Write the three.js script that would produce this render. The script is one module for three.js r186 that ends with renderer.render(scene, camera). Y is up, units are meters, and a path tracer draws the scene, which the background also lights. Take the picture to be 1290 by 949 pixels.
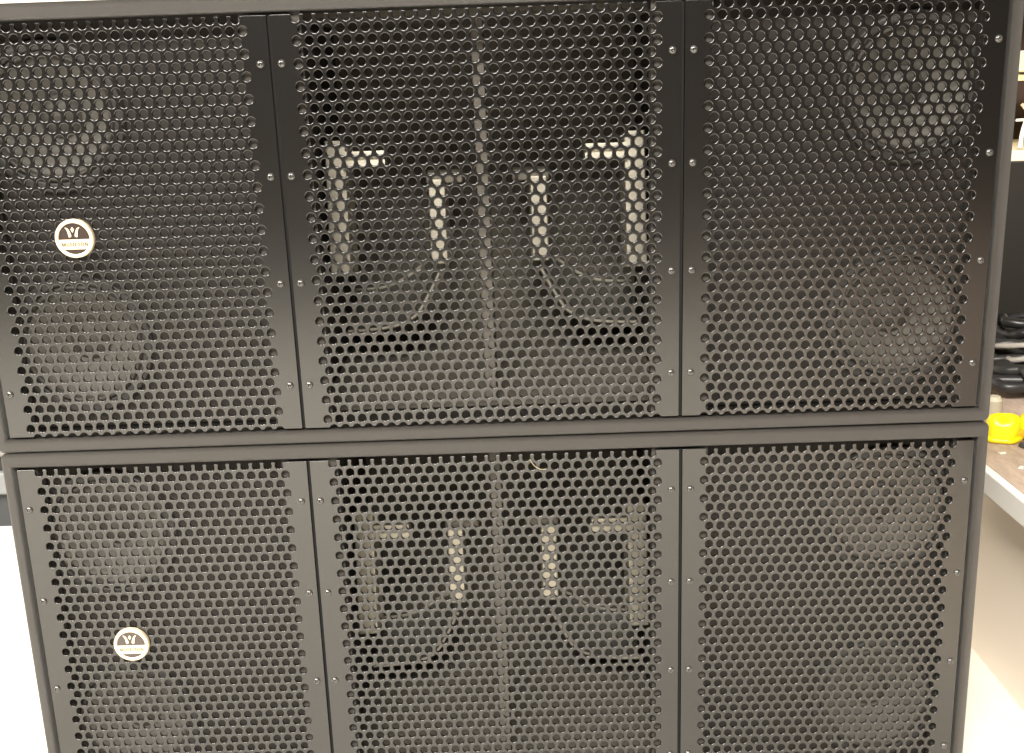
import * as THREE from 'three';
import { RoundedBoxGeometry } from 'three/addons/geometries/RoundedBoxGeometry.js';
import { RectAreaLightUniformsLib } from 'three/addons/lights/RectAreaLightUniformsLib.js';
import { mergeGeometries } from 'three/addons/utils/BufferGeometryUtils.js';
import { FontLoader } from 'three/addons/loaders/FontLoader.js';
import { TextGeometry } from 'three/addons/geometries/TextGeometry.js';

// ---------------------------------------------------------------- camera, light, exposure
const P = 0.012;                                   // metres per hole of the grilles
const W = 1024, H = 753;
const scene = new THREE.Scene();
scene.background = new THREE.Color().setRGB(0.09, 0.073, 0.057);   // the dim rest of the room
const camera = new THREE.PerspectiveCamera(37.44, W / H, 0.05, 60);
{
  const m = new THREE.Matrix4().set(
    0.999455, 0.032483, 0.005856, 0.028042,
    -0.032897, 0.965937, 0.256678, 0.80014,
    0.002681, -0.256731, 0.966479, 1.098354,
    0, 0, 0, 1);
  m.decompose(camera.position, camera.quaternion, camera.scale);
  camera.scale.set(1, 1, 1);
  camera.updateMatrixWorld(true);
}
const renderer = new THREE.WebGLRenderer({ antialias: true });
renderer.setSize(W, H);
renderer.toneMapping = THREE.LinearToneMapping;
renderer.toneMappingExposure = 0.76;
renderer.shadowMap.enabled = true;
RectAreaLightUniformsLib.init();

const LAMPS = [                                     // x, y, z, width, length, intensity
  { at: [-2.1, 2.5, 1.4], size: [1.2, 1.2], power: 110 },
  { at: [-0.2, 2.5, 2.4], size: [1.2, 1.2], power: 125 },
];
const LAMP_COLOUR = new THREE.Color().setRGB(1, 0.935, 0.85);

// ---------------------------------------------------------------- helpers
const used = {};
function numbered(name) {
  if (!(name in used)) { used[name] = 0; return name; }
  return `${name}_${String(++used[name]).padStart(3, '0')}`;
}
function shade(m) { m.castShadow = true; m.receiveShadow = true; return m; }
function part(name, geo, mat, parent, pos, rot) {
  const m = shade(new THREE.Mesh(geo, mat));
  m.name = name;
  if (pos) m.position.set(...pos);
  if (rot) m.rotation.set(...rot);
  parent.add(m);
  return m;
}
function thing(name, label, category, pos = [0, 0, 0], turn = 0, group) {
  const o = new THREE.Group();
  o.name = numbered(name);
  o.position.set(...pos); o.rotation.y = turn;
  o.userData = { label, category };
  if (group) o.userData.group = group;
  scene.add(o);
  return o;
}
function struct(name, geo, mat) {
  const m = shade(new THREE.Mesh(geo, mat));
  m.name = name; m.userData = { kind: 'structure' };
  scene.add(m);
  return m;
}
let seed = 7;
const rnd = () => { seed = (seed * 1664525 + 1013904223) >>> 0; return seed / 4294967296; };
const box = (w, h, d, x = 0, y = 0, z = 0, r = 0) => {
  const g = r ? new RoundedBoxGeometry(w, h, d, 3, r) : new THREE.BoxGeometry(w, h, d);
  return g.translate(x, y, z);
};
function merged(list) {
  return mergeGeometries(list.map((g) => { const n = g.index ? g.toNonIndexed() : g; for (const k of Object.keys(n.attributes)) if (!['position', 'normal', 'uv'].includes(k)) n.deleteAttribute(k); return n; }));
}
// tileable value noise
function noiseField(n, octaves) {
  const out = new Float32Array(n * n);
  for (const [cells, amp] of octaves) {
    const g = new Float32Array(cells * cells).map(() => rnd());
    for (let y = 0; y < n; y++) for (let x = 0; x < n; x++) {
      const fx = x / n * cells, fy = y / n * cells, x0 = Math.floor(fx), y0 = Math.floor(fy);
      let u = fx - x0, v = fy - y0; u = u * u * (3 - 2 * u); v = v * v * (3 - 2 * v);
      const at = (a, b) => g[(b % cells) * cells + (a % cells)];
      out[y * n + x] += amp * ((at(x0, y0) * (1 - u) + at(x0 + 1, y0) * u) * (1 - v) + (at(x0, y0 + 1) * (1 - u) + at(x0 + 1, y0 + 1) * u) * v);
    }
  }
  let lo = Infinity, hi = -Infinity;
  for (const v of out) { lo = Math.min(lo, v); hi = Math.max(hi, v); }
  return out.map((v) => (v - lo) / (hi - lo));
}
function texture(n, field, colour, repeat, srgb) {
  const d = new Uint8Array(n * n * 4);
  for (let i = 0; i < n * n; i++) { const c = colour(field[i], i); d[4 * i] = c[0]; d[4 * i + 1] = c[1]; d[4 * i + 2] = c[2]; d[4 * i + 3] = 255; }
  const t = new THREE.DataTexture(d, n, n);
  t.wrapS = t.wrapT = THREE.RepeatWrapping; t.magFilter = THREE.LinearFilter; t.minFilter = THREE.LinearMipmapLinearFilter; t.generateMipmaps = true;
  if (srgb) t.colorSpace = THREE.SRGBColorSpace;
  t.repeat.set(repeat, repeat); t.needsUpdate = true;
  return t;
}
const grey = (v) => [v * 255, v * 255, v * 255];
const rgb = (r, g, b) => new THREE.Color().setRGB(r, g, b);

// ---------------------------------------------------------------- materials
const fGrain = noiseField(512, [[256, 0.6], [128, 0.7], [64, 0.35], [16, 0.2]]);
const tGrain = texture(512, fGrain, grey, 1 / 0.36);
const fCoat = noiseField(512, [[200, 0.25], [60, 0.35], [12, 0.6], [5, 0.5]]);
const tCoatR = texture(512, fCoat, (v) => { const g = 232 + 12 * v; return [g, g, g]; }, 1 / 0.31);
const tFrameC = texture(512, fGrain, (v) => { const g = 85 + 170 * v; return [g, g * 0.975, g * 0.945]; }, 1 / 0.42, true);
const M = {
  coat: new THREE.MeshPhysicalMaterial({ color: rgb(0.003, 0.0026, 0.0022), ior: 1.63, roughness: 0.26, roughnessMap: tCoatR }),
  frame: new THREE.MeshPhysicalMaterial({ color: rgb(0.135, 0.127, 0.117), ior: 1.75, map: tFrameC, roughness: 0.46, bumpMap: tGrain, bumpScale: 0.005 }),
  lining: new THREE.MeshStandardMaterial({ color: rgb(0.13, 0.12, 0.1), roughness: 0.95 }),
  inside: new THREE.MeshStandardMaterial({ color: rgb(0.031, 0.027, 0.023), roughness: 0.8 }),
  cleat: new THREE.MeshStandardMaterial({ color: rgb(0.05, 0.046, 0.04), roughness: 0.9 }),
  gap: new THREE.MeshStandardMaterial({ color: rgb(0.004, 0.004, 0.004), roughness: 1 }),
  cone: new THREE.MeshStandardMaterial({ color: rgb(0.118, 0.111, 0.098), roughness: 0.7 }),
  rubber: new THREE.MeshStandardMaterial({ color: rgb(0.07, 0.065, 0.057), roughness: 0.6 }),
  basket: new THREE.MeshStandardMaterial({ color: rgb(0.05, 0.048, 0.045), roughness: 0.5 }),
  horn: new THREE.MeshStandardMaterial({ color: rgb(0.8, 0.75, 0.63), roughness: 0.38, metalness: 1 }),
  flare: new THREE.MeshStandardMaterial({ color: rgb(0.07, 0.07, 0.06), roughness: 0.45 }),
  rim: new THREE.MeshStandardMaterial({ color: rgb(0.4, 0.37, 0.31), roughness: 0.4 }),
  post: new THREE.MeshStandardMaterial({ color: rgb(0.15, 0.138, 0.12), roughness: 0.6 }),
  screw: new THREE.MeshPhysicalMaterial({ color: rgb(0.03, 0.029, 0.027), ior: 1.7, roughness: 0.25 }),
  socket: new THREE.MeshStandardMaterial({ color: rgb(0.012, 0.012, 0.012), roughness: 0.6 }),
  gold: new THREE.MeshStandardMaterial({ color: rgb(0.66, 0.56, 0.4), roughness: 0.42, metalness: 0.5 }),
  enamel: new THREE.MeshPhysicalMaterial({ color: rgb(0.018, 0.009, 0.007), roughness: 0.35, clearcoat: 0.6, clearcoatRoughness: 0.2 }),
  print: new THREE.MeshStandardMaterial({ color: rgb(0.05, 0.025, 0.012), roughness: 0.5 }),
};

// ---------------------------------------------------------------- setting
{
  const fFloor = noiseField(512, [[128, 0.2], [32, 0.4], [8, 0.6], [4, 0.4]]);
  const tFloor = texture(512, fFloor, (v) => { const g = 222 + 22 * v; return [g, g * 0.985, g * 0.96]; }, 1 / 1.3, true);
  const g = new THREE.PlaneGeometry(7, 4.1).rotateX(-Math.PI / 2);
  const uv = g.attributes.uv; for (let i = 0; i < uv.count; i++) uv.setXY(i, uv.getX(i) * 7, uv.getY(i) * 4.1);
  const floor = struct('floor', g, new THREE.MeshStandardMaterial({ color: rgb(0.85, 0.85, 0.82), map: tFloor, roughness: 0.5 }));
  floor.position.set(-0.9, 0, 0.3);
  const w = struct('back_wall', box(9, 2.9, 0.1, 0, 1.45, -1.4), new THREE.MeshStandardMaterial({ color: rgb(0.78, 0.74, 0.66), roughness: 0.9, bumpMap: tGrain, bumpScale: 0.001 }));
  w.userData.kind = 'structure';
}

// ---------------------------------------------------------------- ceiling lamps
LAMPS.forEach((l, i) => {
  const t = thing('ceiling_lamp', i ? 'ceiling lamp above the floor in front of the loudspeakers' : 'ceiling lamp farther out on the left of the loudspeakers', 'ceiling lamp', l.at);
  const [w, d] = l.size;
  part('lamp_housing', merged([box(w + 0.06, 0.02, d + 0.06, 0, 0.05, 0), box(0.03, 0.06, d + 0.06, -w / 2 - 0.015, 0.01, 0), box(0.03, 0.06, d + 0.06, w / 2 + 0.015, 0.01, 0), box(w, 0.06, 0.03, 0, 0.01, -d / 2 - 0.015), box(w, 0.06, 0.03, 0, 0.01, d / 2 + 0.015)]), new THREE.MeshStandardMaterial({ color: rgb(0.8, 0.8, 0.78), roughness: 0.5 }), t);
  part('lamp_diffuser', box(w, 0.008, d, 0, 0.012, 0), new THREE.MeshStandardMaterial({ color: rgb(0.8, 0.8, 0.78), emissive: LAMP_COLOUR, emissiveIntensity: 3 }), t);
  const a = new THREE.RectAreaLight(LAMP_COLOUR, l.power, w, d);
  a.position.set(0, -0.006, 0); a.rotation.x = -Math.PI / 2;
  t.add(a);
});

// ---------------------------------------------------------------- perforated steel grille
const N = 20, R = 0.337, BV = 0.088, TH = 0.2, ROW = 0.866, ROWS = 40, Y0 = 16.62, YT = 16.9, YB = -17.04;
function grilleGeometry(x0, x1, aFirst, bFirst, count, px) {
  const pos = [], nor = [], uv = [], idx = [];
  const v = (x, y, z, nx, ny, nz) => { pos.push(x * P, y * P, z * P); nor.push(nx, ny, nz); uv.push(x * P, y * P); return pos.length / 3 - 1; };
  const quad = (a, b, c, d) => idx.push(a, b, c, a, c, d);
  const flat = (xa, xb, ya, yb) => quad(v(xa, ya, 0, 0, 0, 1), v(xb, ya, 0, 0, 0, 1), v(xb, yb, 0, 0, 0, 1), v(xa, yb, 0, 0, 0, 1));
  const S = Math.SQRT1_2;
  function rim(cx, cy, angles, closed) {            // rounded edge and wall of a hole
    const rings = [0, 22.5, 45, 90].map((d) => { const a = d * Math.PI / 180; return [R + BV * (1 - Math.sin(a)), -BV * (1 - Math.cos(a)), Math.sin(a), Math.cos(a)]; });
    rings.push([R, -TH, 1, 0]);
    const ids = rings.map(([r, z, ni, nz]) => angles.map((t) => v(cx + r * Math.cos(t), cy + r * Math.sin(t), z, -ni * Math.cos(t), -ni * Math.sin(t), nz)));
    const n = angles.length, last = closed ? n : n - 1;
    for (let r = 0; r < 4; r++) for (let i = 0; i < last; i++) { const j = (i + 1) % n; quad(ids[r][i], ids[r + 1][i], ids[r + 1][j], ids[r][j]); }
  }
  const hx = px / 2, hy = ROW / 2, corner = Math.atan2(hy, hx);
  const full = [];
  for (let i = 0; i < N; i++) full.push((i + 0.5) / N * Math.PI * 2);
  const fullBack = [...full].reverse();
  const outerAngles = [...full, corner, Math.PI - corner, Math.PI + corner, Math.PI * 2 - corner].sort((a, b) => a - b);
  function cell(cx, cy) {
    const o = [], n = [];
    for (const t of outerAngles) {
      const c = Math.cos(t), s = Math.sin(t), k = Math.min(hx / Math.abs(c), hy / Math.abs(s));
      n.push(v(cx + (R + BV) * c, cy + (R + BV) * s, 0, 0, 0, 1)); o.push(v(cx + k * c, cy + k * s, 0, 0, 0, 1));
    }
    for (let i = 0; i < o.length; i++) { const j = (i + 1) % o.length; quad(n[i], o[i], o[j], n[j]); }
    rim(cx, cy, fullBack, true);
  }
  function polygon(pts) {
    const base = pts.map(([x, y]) => v(x, y, 0, 0, 0, 1));
    for (const f of THREE.ShapeUtils.triangulateShape(pts.map(([x, y]) => new THREE.Vector2(x, y)), [])) idx.push(base[f[0]], base[f[1]], base[f[2]]);
  }
  function topEdge(xa, xb) {                        // rounded upper edge where the steel reaches it
    const e = 0.06, a = [[YT - e, 0, 0, 1], [YT - e * 0.29, -e * 0.29, S, S], [YT, -e, 1, 0], [YT, -TH, 1, 0]].map(([y, z, ny, nz]) => [v(xa, y, z, 0, ny, nz), v(xb, y, z, 0, ny, nz)]);
    for (let i = 0; i < 3; i++) quad(a[i][0], a[i][1], a[i + 1][1], a[i + 1][0]);
  }
  const E = 0.06;
  for (let k = 0; k < ROWS; k++) {
    const cy = Y0 - k * ROW, first = k % 2 ? bFirst : aFirst, top = k ? cy + hy : YT - E, bottom = k === ROWS - 1 ? YB : cy - hy;
    flat(x0, first - hx, bottom, top); flat(first + (count - 0.5) * px, x1, bottom, top);
    if (!k) { topEdge(x0, first - hx); topEdge(first + (count - 0.5) * px, x1); }
    for (let i = 0; i < count; i++) {
      const cx = first + i * px;
      if (k && k < ROWS - 1) { cell(cx, cy); continue; }
      const r = R + BV, arc = [];
      if (!k) {                                     // hole cut open by the upper edge
        const a = Math.asin((top - cy) / r);
        for (let j = 0; j <= 14; j++) arc.push(a - (Math.PI + 2 * a) * j / 14);
        const p = arc.map((t) => [cx + r * Math.cos(t), cy + r * Math.sin(t)]);
        polygon([[cx - hx, bottom], [cx + hx, bottom], [cx + hx, top], ...p, [cx - hx, top]]);
        rim(cx, cy, arc, false);
        const half = Math.sqrt(r * r - (top - cy) ** 2);
        topEdge(cx - hx, cx - half); topEdge(cx + half, cx + hx);
      } else {                                      // and by the lower one
        const a = Math.asin((bottom - cy) / r);
        for (let j = 0; j <= 10; j++) arc.push(Math.PI - a - (Math.PI - 2 * a) * j / 10);
        const p = arc.map((t) => [cx + r * Math.cos(t), cy + r * Math.sin(t)]);
        polygon([[cx - hx, top], [cx - hx, bottom], ...p, [cx + hx, bottom], [cx + hx, top]].reverse());
        rim(cx, cy, arc, false);
      }
    }
  }
  for (const [x, s] of [[x0, -1], [x1, 1]]) {       // folded side edges
    const e = 0.05, c = [[x - s * 0, -e, s, 0], [x, -1.2, s, 0]].map(([xx, z, nx]) => [v(xx, YB, z, nx, 0, 0), v(xx, YT, z, nx, 0, 0)]);
    const f = [v(x, YB, 0, s * S, 0, S), v(x, YT, 0, s * S, 0, S)];
    quad(f[0], c[0][0], c[0][1], f[1]); quad(c[0][0], c[1][0], c[1][1], c[0][1]);
  }
  const g = new THREE.BufferGeometry();
  g.setAttribute('position', new THREE.Float32BufferAttribute(pos, 3));
  g.setAttribute('normal', new THREE.Float32BufferAttribute(nor, 3));
  g.setAttribute('uv', new THREE.Float32BufferAttribute(uv, 2));
  g.setIndex(idx);
  return g;
}

// ---------------------------------------------------------------- one loudspeaker cabinet
const HH = 18.43, HW = 42.85;                       // half height and half width in hole pitches
const p3 = (x, y, z) => [x * P, (y + HH) * P, z * P];
function rounded(w, h, r, Ctor = THREE.Shape) {
  const s = new Ctor();
  s.moveTo(-w + r, -h); s.lineTo(w - r, -h); s.absarc(w - r, -h + r, r, -Math.PI / 2, 0); s.lineTo(w, h - r); s.absarc(w - r, h - r, r, 0, Math.PI / 2);
  s.lineTo(-w + r, h); s.absarc(-w + r, h - r, r, Math.PI / 2, Math.PI); s.lineTo(-w, -h + r); s.absarc(-w + r, -h + r, r, Math.PI, Math.PI * 1.5);
  return s;
}
const fonts = await new FontLoader().loadAsync('fonts/droid/droid_sans_bold.typeface.json');
const screwHead = new THREE.LatheGeometry([[0.0, 0.06], [0.11, 0.06], [0.125, 0.2], [0.15, 0.205], [0.2, 0.185], [0.27, 0.14], [0.31, 0.06], [0.32, 0]].map(([x, y]) => new THREE.Vector2(x * P, y * P)).reverse(), 20).rotateX(Math.PI / 2);

function tube(pts, r, seg = 40) { return new THREE.TubeGeometry(new THREE.CatmullRomCurve3(pts.map((p) => new THREE.Vector3(...p3(...p)))), seg, r * P, 8); }

function makeCabinet(label) {
  const c = thing('loudspeaker_cabinet', label, 'loudspeaker');
  c.userData.group = undefined; delete c.userData.group;
  // enclosure: a textured black shell open at the front
  const BE = 0.38, s = rounded(HW - BE, HH - BE, 0.12);
  const opening = new THREE.Path([[-41.98 - BE, -17.27 - BE], [41.98 + BE, -17.27 - BE], [41.98 + BE, 17.1 + BE], [-41.98 - BE, 17.1 + BE]].map(([x, y]) => new THREE.Vector2(x, y)));
  s.holes.push(opening);
  const shell = new THREE.ExtrudeGeometry(s, { depth: 33, bevelEnabled: true, bevelThickness: 0.3, bevelSize: BE, bevelOffset: 0, bevelSegments: 5, curveSegments: 6 });
  shell.scale(P, P, P).translate(0, HH * P, (0.16 - 33.3) * P);
  part('enclosure', shell, M.frame, c);
  part('back_panel', box(84.4 * P, 35 * P, 1 * P, 0, HH * P, -30 * P), M.lining, c);
  // inner walls and cleats that carry the grilles
  for (const side of [-1, 1]) {
    part('bay_wall', box(1.4 * P, 34.2 * P, 28 * P, ...p3(side * 16.25, 0, -17.4)), M.inside, c);
    part('grille_cleat', box(4.9 * P, 34.2 * P, 1.5 * P, ...p3(side * 16.2, 0, -1.3)), M.cleat, c);
    part('seam_gasket', box(0.9 * P, 34.2 * P, 0.1 * P, ...p3(side * 16.21, 0, -0.45)), M.gap, c);
    part('side_cleat', box(1.3 * P, 34.2 * P, 1.3 * P, ...p3(side * 40.75, 0, -1.3)), M.cleat, c);
  }
  for (const y of [16.9, -16.9]) part('bay_lining', box(31 * P, 0.4 * P, 24 * P, ...p3(0, y, -17)), M.lining, c);
  // grilles with their screws
  const hole = [['left', -41.6, -16.36, -39.72, -39.22, 22, 0.998], ['centre', -16.06, 16.06, -14.1, -13.61, 29, 0.9935], ['right', 16.36, 41.62, 18.77, 18.27, 22, 1.0015]];
  for (const [which, x0, x1, a, b, n, px] of hole) {
    const g = part('grille', grilleGeometry(x0, x1, a, b, n, px), M.coat, c, p3(0, 0, 0));
    g.userData.label = which === 'centre' ? 'middle perforated black grille over the horns' : `${which} perforated black grille over two woofers`;
    const xs = which === 'left' ? [-41.03, -17.08] : which === 'centre' ? [-15.41, 15.41] : [17.08, 41.03];
    for (const x of xs) for (let k = 0; k < 4; k++) {
      const m = part('screw', screwHead, M.screw, g, [x * P, (13.19 - 8.79 * k) * P, 0.004 * P]);
      m.rotation.z = rnd() * 3;
    }
  }
  // woofers on a recessed board
  for (const side of [-1, 1]) {
    const sh = new THREE.Shape([[-12.6, -17.1], [12.6, -17.1], [12.6, 17.1], [-12.6, 17.1]].map(([x, y]) => new THREE.Vector2(x, y)));
    for (const y of [-9.6, 9.6]) { const h = new THREE.Path(); h.absarc(side * 6.3, y, 5.55, 0, Math.PI * 2); sh.holes.push(h); }
    const g = new THREE.ExtrudeGeometry(sh, { depth: 1.2, bevelEnabled: false, curveSegments: 40 }).scale(P, P, P);
    part('baffle_board', g, M.inside, c, p3(side * 29, 0, -4.1));
    for (const y of [-9.6, 9.6]) {
      const w = new THREE.Group(); w.name = 'woofer'; w.position.set(...p3(side * 35.3, y, -2.9)); c.add(w);
      const lathe = (pts, seg = 56) => new THREE.LatheGeometry(pts.map(([r, z]) => new THREE.Vector2(r * P, z * P)), seg).rotateX(Math.PI / 2);
      part('woofer_frame', lathe([[5.3, -0.4], [5.3, 0.35], [5.45, 0.5], [6.0, 0.5], [6.15, 0.35], [6.15, 0]]), M.basket, w);
      part('surround', lathe([[4.75, 0], [4.85, 0.35], [5.0, 0.5], [5.15, 0.45], [5.32, 0.1]]), M.rubber, w);
      part('cone', lathe([[1.7, -2.0], [2.2, -1.6], [3.4, -0.75], [4.4, -0.1], [4.8, 0.05]]), M.cone, w);
      part('dust_cap', lathe([[0, -0.9], [0.6, -0.98], [1.2, -1.25], [1.8, -1.8]], 40), M.rubber, w);
    }
  }
  // middle bay: dividing post and two pale curved waveguides
  part('centre_post', box(0.95 * P, 34 * P, 9 * P, ...p3(-0.1, 0, -10)), M.post, c);
  for (const s2 of [-1, 1]) {
    const w = new THREE.Group(); w.name = 'waveguide'; c.add(w);
    const tilt = (g, x, y, z, lean = 0.17) => g.rotateX(-lean).translate(...p3(x, y, z));   // the flanges lean back a little
    part('outer_wall', merged([
      tilt(box(1.95 * P, 12.6 * P, 5 * P, 0, 0, -2.5 * P, 0.12 * P), s2 * 13.9, 0.1, -13),
    ]), M.horn, w);
    part('bracket', merged([
      tilt(box(3.9 * P, 0.62 * P, 2.2 * P), s2 * 11.2, 4.8, -14.2),
      tilt(box(3.9 * P, 0.62 * P, 2.2 * P), s2 * 11.2, 4.0, -14.1),
      tilt(box(3.5 * P, 1.2 * P, 1.4 * P), s2 * 11.2, 4.4, -14.5),
    ]), M.horn, w);
    part('inner_wall', tilt(box(1.75 * P, 8.4 * P, 5 * P, 0, 0, -2.5 * P, 0.15 * P), s2 * 5.05, -2.3, -19.6, 0.14), M.horn, w);
    part('neck', box(3.6 * P, 1.1 * P, 3 * P, ...p3(s2 * 4.3, 1.9, -22.2), 0.2 * P), M.rim, w);
    const back = [[6.0, -6.2, -21], [7.4, -7.3, -22], [9.2, -8.5, -22], [11.2, -9.2, -22], [14.4, -9.4, -22]];
    const front = [[5.0, -7.0, -18], [6.2, -9.2, -17.5], [7.6, -11.2, -17], [9.4, -12.1, -17], [12.0, -12.5, -17], [14.4, -12.6, -17]];
    const mir = (a) => a.map(([x, y, z]) => [s2 * x, y, z]);
    part('rim', tube(mir(back), 0.16), M.rim, w);
    part('rim', tube(mir(front), 0.16), M.rim, w);
    const ca = new THREE.CatmullRomCurve3(mir(back).map((p) => new THREE.Vector3(...p3(...p)))), cb = new THREE.CatmullRomCurve3(mir(front).map((p) => new THREE.Vector3(...p3(...p))));
    const g = new THREE.PlaneGeometry(1, 1, 30, 6), q = g.attributes.position, u = g.attributes.uv;
    for (let i = 0; i < q.count; i++) {
      const A = ca.getPoint(u.getX(i)), B = cb.getPoint(u.getX(i)), t = u.getY(i);
      A.lerp(B, t); A.y -= 0.6 * P * Math.sin(t * Math.PI);
      q.setXYZ(i, A.x, A.y, A.z);
    }
    g.computeVertexNormals();
    part('flare', g, M.flare, w);
  }
  // round badge
  const b = new THREE.Group(); b.name = 'badge'; b.position.set(...p3(-33.55, 0.0, 0.05)); c.add(b);
  const lathe = (pts) => new THREE.LatheGeometry(pts.map(([r, z]) => new THREE.Vector2(r * P, z * P)), 56).rotateX(Math.PI / 2);
  part('badge_ring', lathe([[1.27, 0.2], [1.29, 0.33], [1.36, 0.37], [1.5, 0.36], [1.58, 0.28], [1.6, 0.1], [1.6, -0.04]]), M.gold, b);
  part('badge_back', new THREE.CylinderGeometry(1.5 * P, 1.5 * P, 0.2 * P, 48).rotateX(Math.PI / 2).translate(0, 0, 0.05 * P), M.gold, b);
  const seg = (y, up) => {
    const a = Math.asin(y / 1.28), sh = new THREE.Shape();
    if (up) sh.absarc(0, 0, 1.28, a, Math.PI - a, false); else sh.absarc(0, 0, 1.28, Math.PI - a, 2 * Math.PI + a, false);
    return new THREE.ExtrudeGeometry(sh, { depth: 0.04, bevelEnabled: false, curveSegments: 30 }).scale(P, P, P).translate(0, 0, 0.2 * P);
  };
  part('enamel', mergeGeometries([seg(-0.06, true), seg(-0.88, false)]), M.enamel, b);
  const band = new THREE.Shape();
  band.absarc(0, 0, 1.29, Math.PI + Math.asin(0.06 / 1.29), Math.PI + Math.asin(0.88 / 1.29), false);
  band.absarc(0, 0, 1.29, -Math.asin(0.88 / 1.29), -Math.asin(0.06 / 1.29), false);
  part('badge_band', new THREE.ExtrudeGeometry(band, { depth: 0.12, bevelEnabled: false }).scale(P, P, P).translate(0, 0, 0.16 * P), M.gold, b);
  const em = [];
  for (const s3 of [-1, 1]) {
    const sh = new THREE.Shape();
    sh.moveTo(s3 * 0.62, 0.93); sh.quadraticCurveTo(s3 * 0.4, 0.93, s3 * 0.3, 0.72); sh.quadraticCurveTo(s3 * 0.16, 0.45, s3 * 0.14, 0.22); sh.quadraticCurveTo(s3 * 0.22, 0.1, s3 * 0.36, 0.14);
    sh.quadraticCurveTo(s3 * 0.4, 0.5, s3 * 0.46, 0.7); sh.quadraticCurveTo(s3 * 0.52, 0.84, s3 * 0.62, 0.93);
    em.push(new THREE.ExtrudeGeometry(sh, { depth: 0.06, bevelEnabled: false, curveSegments: 8 }));
  }
  const dia = new THREE.Shape([[0, 0.95], [0.14, 0.76], [0, 0.5], [-0.14, 0.76]].map(([x, y]) => new THREE.Vector2(x, y)));
  em.push(new THREE.ExtrudeGeometry(dia, { depth: 0.06, bevelEnabled: false }));
  part('emblem', mergeGeometries(em).scale(P, P, P).translate(-0.06 * P, 0, 0.24 * P), M.gold, b);
  const txt = new TextGeometry('MUSICSON', { font: fonts, size: 0.34, depth: 0.02, curveSegments: 4, bevelEnabled: false });
  txt.computeBoundingBox();
  const bb = txt.boundingBox, k = 2.12 / (bb.max.x - bb.min.x);
  txt.translate(-(bb.max.x + bb.min.x) / 2, -(bb.max.y + bb.min.y) / 2, 0).scale(k * P, k * P, P).translate(0, -0.47 * P, 0.283 * P);
  part('lettering', txt, M.print, b);
  return c;
}
const lower = makeCabinet('lower black loudspeaker cabinet of the stack, standing on the pale floor');
const upper = lower.clone(true);
upper.name = numbered('loudspeaker_cabinet');
upper.userData = { label: 'upper black loudspeaker cabinet of the stack, pale waveguides showing brightly through its grille', category: 'loudspeaker' };
scene.add(upper);
lower.position.set(0, 0.02 * P, 0);
{
  const m = new THREE.Matrix4().set(
    1, -0.000648, 0.000851, -0.0945 * P,
    0.000661, 0.99989, -0.014792, (36.982 + 18.45) * P,
    -0.000841, 0.014792, 0.99989, 0.2925 * P,
    0, 0, 0, 1);
  const s = new THREE.Vector3();
  m.multiply(new THREE.Matrix4().makeTranslation(0, -HH * P, 0)).decompose(upper.position, upper.quaternion, s);
}
// a stray pale fibre caught in the lower middle grille
{
  const t = thing('stray_fibre', 'short pale hair caught in the top holes of the lower middle grille', 'hair');
  const q = [[3.08, 16.45, 0.1], [3.5, 15.85, 0.22], [4.0, 15.55, 0.2], [4.45, 15.5, 0.05]].map(([x, y, z]) => new THREE.Vector3(x * P, (y + 18.45) * P, z * P));
  part('strand', new THREE.TubeGeometry(new THREE.CatmullRomCurve3(q), 24, 0.026 * P, 5), new THREE.MeshStandardMaterial({ color: rgb(0.33, 0.29, 0.18), roughness: 0.5 }), t);
}

// ---------------------------------------------------------------- things behind, on the left and right
const paint = (r, g, b, rough = 0.6, o = {}) => new THREE.MeshStandardMaterial({ color: rgb(r, g, b), roughness: rough, ...o });
{
  const t = thing('equipment_case', 'low grey case with a black seam on the floor behind the left side', 'equipment case', [-1.2, 0, -1.05]);
  part('plinth', box(0.9, 0.07, 0.3, 0, 0.035, -0.01), paint(0.03, 0.032, 0.035), t);
  part('case_body', box(0.92, 0.045, 0.32, 0, 0.093, 0, 0.006), paint(0.16, 0.165, 0.17), t);
  part('seam', box(0.9, 0.03, 0.3, 0, 0.13, -0.004), paint(0.012, 0.012, 0.013), t);
  part('case_lid', box(0.92, 0.16, 0.32, 0, 0.225, 0, 0.008), paint(0.17, 0.165, 0.16), t);
}
const fBench = noiseField(512, [[256, 0.3], [90, 0.4], [20, 0.5], [6, 0.5]]);
const tBench = texture(512, fBench, (v) => [150 + 70 * v, 134 + 64 * v, 122 + 60 * v], 2, true);
{
  const t = thing('workbench', 'low bench with brown mottled top and white edge right of the loudspeakers', 'bench', [1.03, 0, -0.2]);
  part('bench_top', box(0.8, 0.024, 2.6, 0, 0.289, 0.59), new THREE.MeshStandardMaterial({ color: rgb(1, 1, 0.98), map: tBench, roughness: 0.6 }), t);
  part('edge_strip', box(0.012, 0.032, 2.6, -0.406, 0.286, 0.59, 0.003), paint(0.95, 0.93, 0.88, 0.4), t);
  part('side_panel', box(0.02, 0.277, 2.5, -0.36, 0.1385, 0.59), paint(0.96, 0.86, 0.74, 0.6), t);
}
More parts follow.
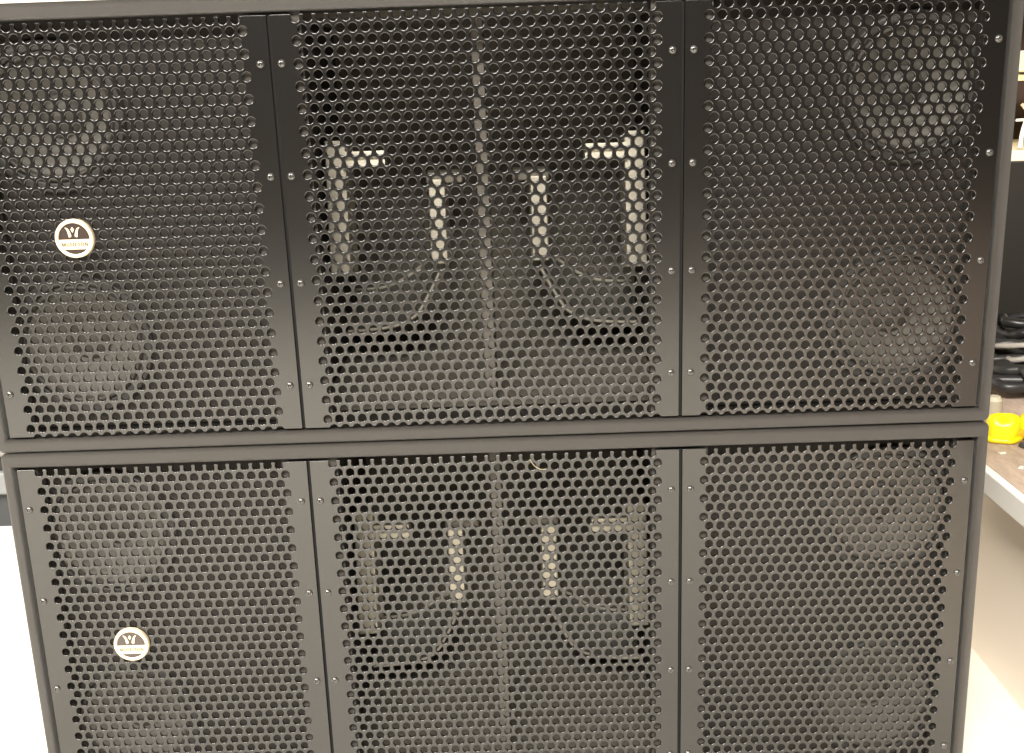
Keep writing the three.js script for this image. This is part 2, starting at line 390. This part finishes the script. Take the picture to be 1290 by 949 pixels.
{
  const t = thing('shelf_unit', 'tall shelving with dark door and pale shelf boards behind the right side', 'shelf unit', [0.6, 0, -1.02]);
  const white = paint(0.82, 0.76, 0.62, 0.6), dark = paint(0.013, 0.011, 0.008, 0.85);
  part('back_board', box(1.3, 1.0, 0.02, 0.65, 1.14, -0.27), paint(0.05, 0.028, 0.018, 0.7), t);
  part('door', box(0.33, 0.318, 0.025, 0.172, 0.478, 0.17), dark, t);
  part('door', box(0.9, 0.318, 0.025, 0.8, 0.478, 0.16), white, t);
  part('shelf', box(1.3, 0.018, 0.3, 0.65, 0.646, 0.0), white, t);
  part('shelf', box(1.3, 0.009, 0.3, 0.65, 0.777, -0.0), paint(0.8, 0.7, 0.35), t);
  part('shelf', box(1.3, 0.02, 0.3, 0.65, 1.0, -0.1), white, t);
  part('base_board', box(1.3, 0.01, 0.3, 0.65, 0.308, 0.03), white, t);
  part('cabinet_base', box(1.3, 0.29, 0.26, 0.65, 0.15, -0.1), paint(0.8, 0.72, 0.6), t);
  part('knob', new THREE.SphereGeometry(0.011, 16, 12).translate(0.346, 0.326, 0.186), white, t);
}
{
  const t = thing('cream_box', 'small cream carton on the upper shelf at the right edge', 'carton', [0.965, 0.7825, -0.9]);
  part('carton', box(0.1, 0.036, 0.06, 0, 0.022, 0, 0.003), paint(0.85, 0.8, 0.65), t);
  for (const x of [-0.035, 0.035]) part('foot', box(0.012, 0.006, 0.04, x, 0.003, 0), paint(0.03, 0.03, 0.03), t);
}
{
  const t = thing('white_cable', 'white cable bent into a cross on the shelf at the right edge', 'cable', [0.93, 0.655, -0.9]);
  const w = paint(0.85, 0.82, 0.75, 0.4), tb = (p, r) => new THREE.TubeGeometry(new THREE.CatmullRomCurve3(p.map((q) => new THREE.Vector3(...q))), 40, r, 8);
  part('cable_end', tb([[-0.012, 0.004, 0.02], [-0.01, 0.03, 0.02], [0.004, 0.06, 0.01], [0.03, 0.085, 0], [0.06, 0.05, 0], [0.07, 0.004, 0]], 0.004), w, t);
  part('cable_end', tb([[-0.012, 0.078, 0.012], [0.003, 0.058, 0.018], [0.03, 0.03, 0.02], [0.05, 0.004, 0.02]], 0.003), paint(0.6, 0.45, 0.33, 0.5), t);
  part('cable_end', tb([[-0.014, 0.05, 0.0], [0.02, 0.05, 0.0], [0.06, 0.046, 0.0]], 0.0025), w, t);
}
function cable(name, label, pts, r, mat) {
  const t = thing(name, label, 'cable', [0, 0, 0], 0, undefined);
  part('cable_loop', new THREE.TubeGeometry(new THREE.CatmullRomCurve3(pts.map((p) => new THREE.Vector3(...p))), 160, r, 8), mat, t);
  return t;
}
const blackRubber = paint(0.02, 0.02, 0.021, 0.35);
function coil(cx, cy, cz, rx, rz, n, lift, tilt) {
  const pts = [];
  for (let i = 0; i <= n * 14; i++) {
    const a = i / 14 * Math.PI * 2, k = 1 + 0.2 * Math.sin(i * 1.7 + cx * 40) + 0.12 * Math.sin(i * 0.37 + cz * 50);
    pts.push([cx + rx * k * Math.cos(a), cy + lift * (i / (n * 14)) + tilt * Math.sin(a) + 0.011 * Math.abs(Math.sin(i * 0.53 + cx * 9)) + 0.004 * Math.sin(i * 1.9), cz + rz * k * Math.sin(a)]);
  }
  return pts;
}
cable('cable_coil', 'black cable coil piled highest at the back of the bench', coil(0.915, 0.314, -0.7, 0.1, 0.055, 6, 0.075, 0.01), 0.0085, blackRubber);
cable('cable_coil', 'loose dark cable loops in the middle of the bench pile', coil(0.885, 0.312, -0.63, 0.1, 0.04, 3, 0.05, 0.02), 0.0065, paint(0.035, 0.034, 0.032, 0.4));
cable('cable_coil', 'thick black cable loops lying nearest the beige plug', coil(0.87, 0.31, -0.56, 0.1, 0.045, 3, 0.03, 0.004), 0.009, paint(0.025, 0.025, 0.026, 0.4));
cable('grey_lead', 'thin grey lead tangled over the black cable pile', coil(0.88, 0.325, -0.62, 0.07, 0.07, 2, 0.05, 0.025), 0.0045, paint(0.4, 0.38, 0.34, 0.5));
{
  const y = paint(0.92, 0.7, 0.008, 0.35), o = paint(0.85, 0.33, 0.01, 0.4);
  const lump = (pts, k) => {
    const g = new THREE.LatheGeometry(pts.map(([a, b]) => new THREE.Vector2(a, b)), 40), q = g.attributes.position;
    for (let i = 0; i < q.count; i++) {
      const x = q.getX(i), z = q.getZ(i), a = Math.atan2(z, x), f = 1 + 0.09 * Math.sin(2 * a + k) + 0.05 * Math.sin(5 * a + 2 * k) * (q.getY(i) < 0.02 ? 1 : 0.3);
      q.setXYZ(i, x * f * 1.12, q.getY(i) * (1 + 0.12 * Math.sin(a * 2 + k * 1.7)), z * f * 0.9);
    }
    g.computeVertexNormals();
    return g;
  };
  const body = [[0.0, 0.036], [0.008, 0.0355], [0.015, 0.033], [0.0185, 0.027], [0.0195, 0.017], [0.019, 0.009], [0.0185, 0.007]], lip = [[0.0175, 0.0085], [0.021, 0.008], [0.0225, 0.005], [0.0205, 0.001], [0.015, 0.0005]];
  const t = thing('yellow_pouch', 'bright yellow lumpy plastic pouch on the bench close beside the loudspeakers', 'pouch', [0.689, 0.301, -0.352]);
  part('pouch_body', lump(body, 0.6), y, t);
  part('folded_edge', lump(lip, 0.6), y, t);
  const u = thing('yellow_pouch', 'second yellow pouch with an orange corner cut by the right edge', 'pouch', [0.731, 0.301, -0.36]);
  part('pouch_body', lump(body, 2.4), y, u);
  part('orange_corner', box(0.02, 0.012, 0.014, -0.017, 0.011, 0.012, 0.004), o, u);
  const d = thing('dark_strap', 'dark flat strap end lying in front of the yellow pouches', 'strap', [0.71, 0.301, -0.322]);
  part('strap_end', box(0.05, 0.008, 0.012, 0.014, 0.004, 0, 0.003), paint(0.05, 0.045, 0.04), d, [0, 0, 0], [0, 0.35, 0]);
}
[[0.667, -0.3, 0.4, 'white paper scrap on the bench in front of the yellow pouch'], [0.667, -0.243, 1.2, 'white paper scrap nearest the front edge of the bench']].forEach(([x, z, r, l]) => {
  const t = thing('paper_scrap', l, 'paper scrap', [x, 0.3012, z], r);
  const sh = new THREE.Shape([[-0.005, -0.002], [0.004, -0.003], [0.006, 0.001], [0.001, 0.002], [-0.003, 0.004]].map(([a, b]) => new THREE.Vector2(a, b)));
  part('scrap', new THREE.ExtrudeGeometry(sh, { depth: 0.0012, bevelEnabled: false }).rotateX(-Math.PI / 2), paint(0.8, 0.76, 0.68), t);
});
{
  const t = thing('beige_plug', 'small beige plug standing on the bench behind the yellow dome', 'plug', [0.722, 0.301, -0.46]);
  part('plug_body', new THREE.CylinderGeometry(0.011, 0.013, 0.026, 20).translate(0, 0.013, 0), paint(0.45, 0.4, 0.3, 0.6), t);
  part('plug_cap', new THREE.CylinderGeometry(0.008, 0.011, 0.006, 20).translate(0, 0.029, 0), paint(0.6, 0.55, 0.42, 0.6), t);
}

renderer.render(scene, camera);
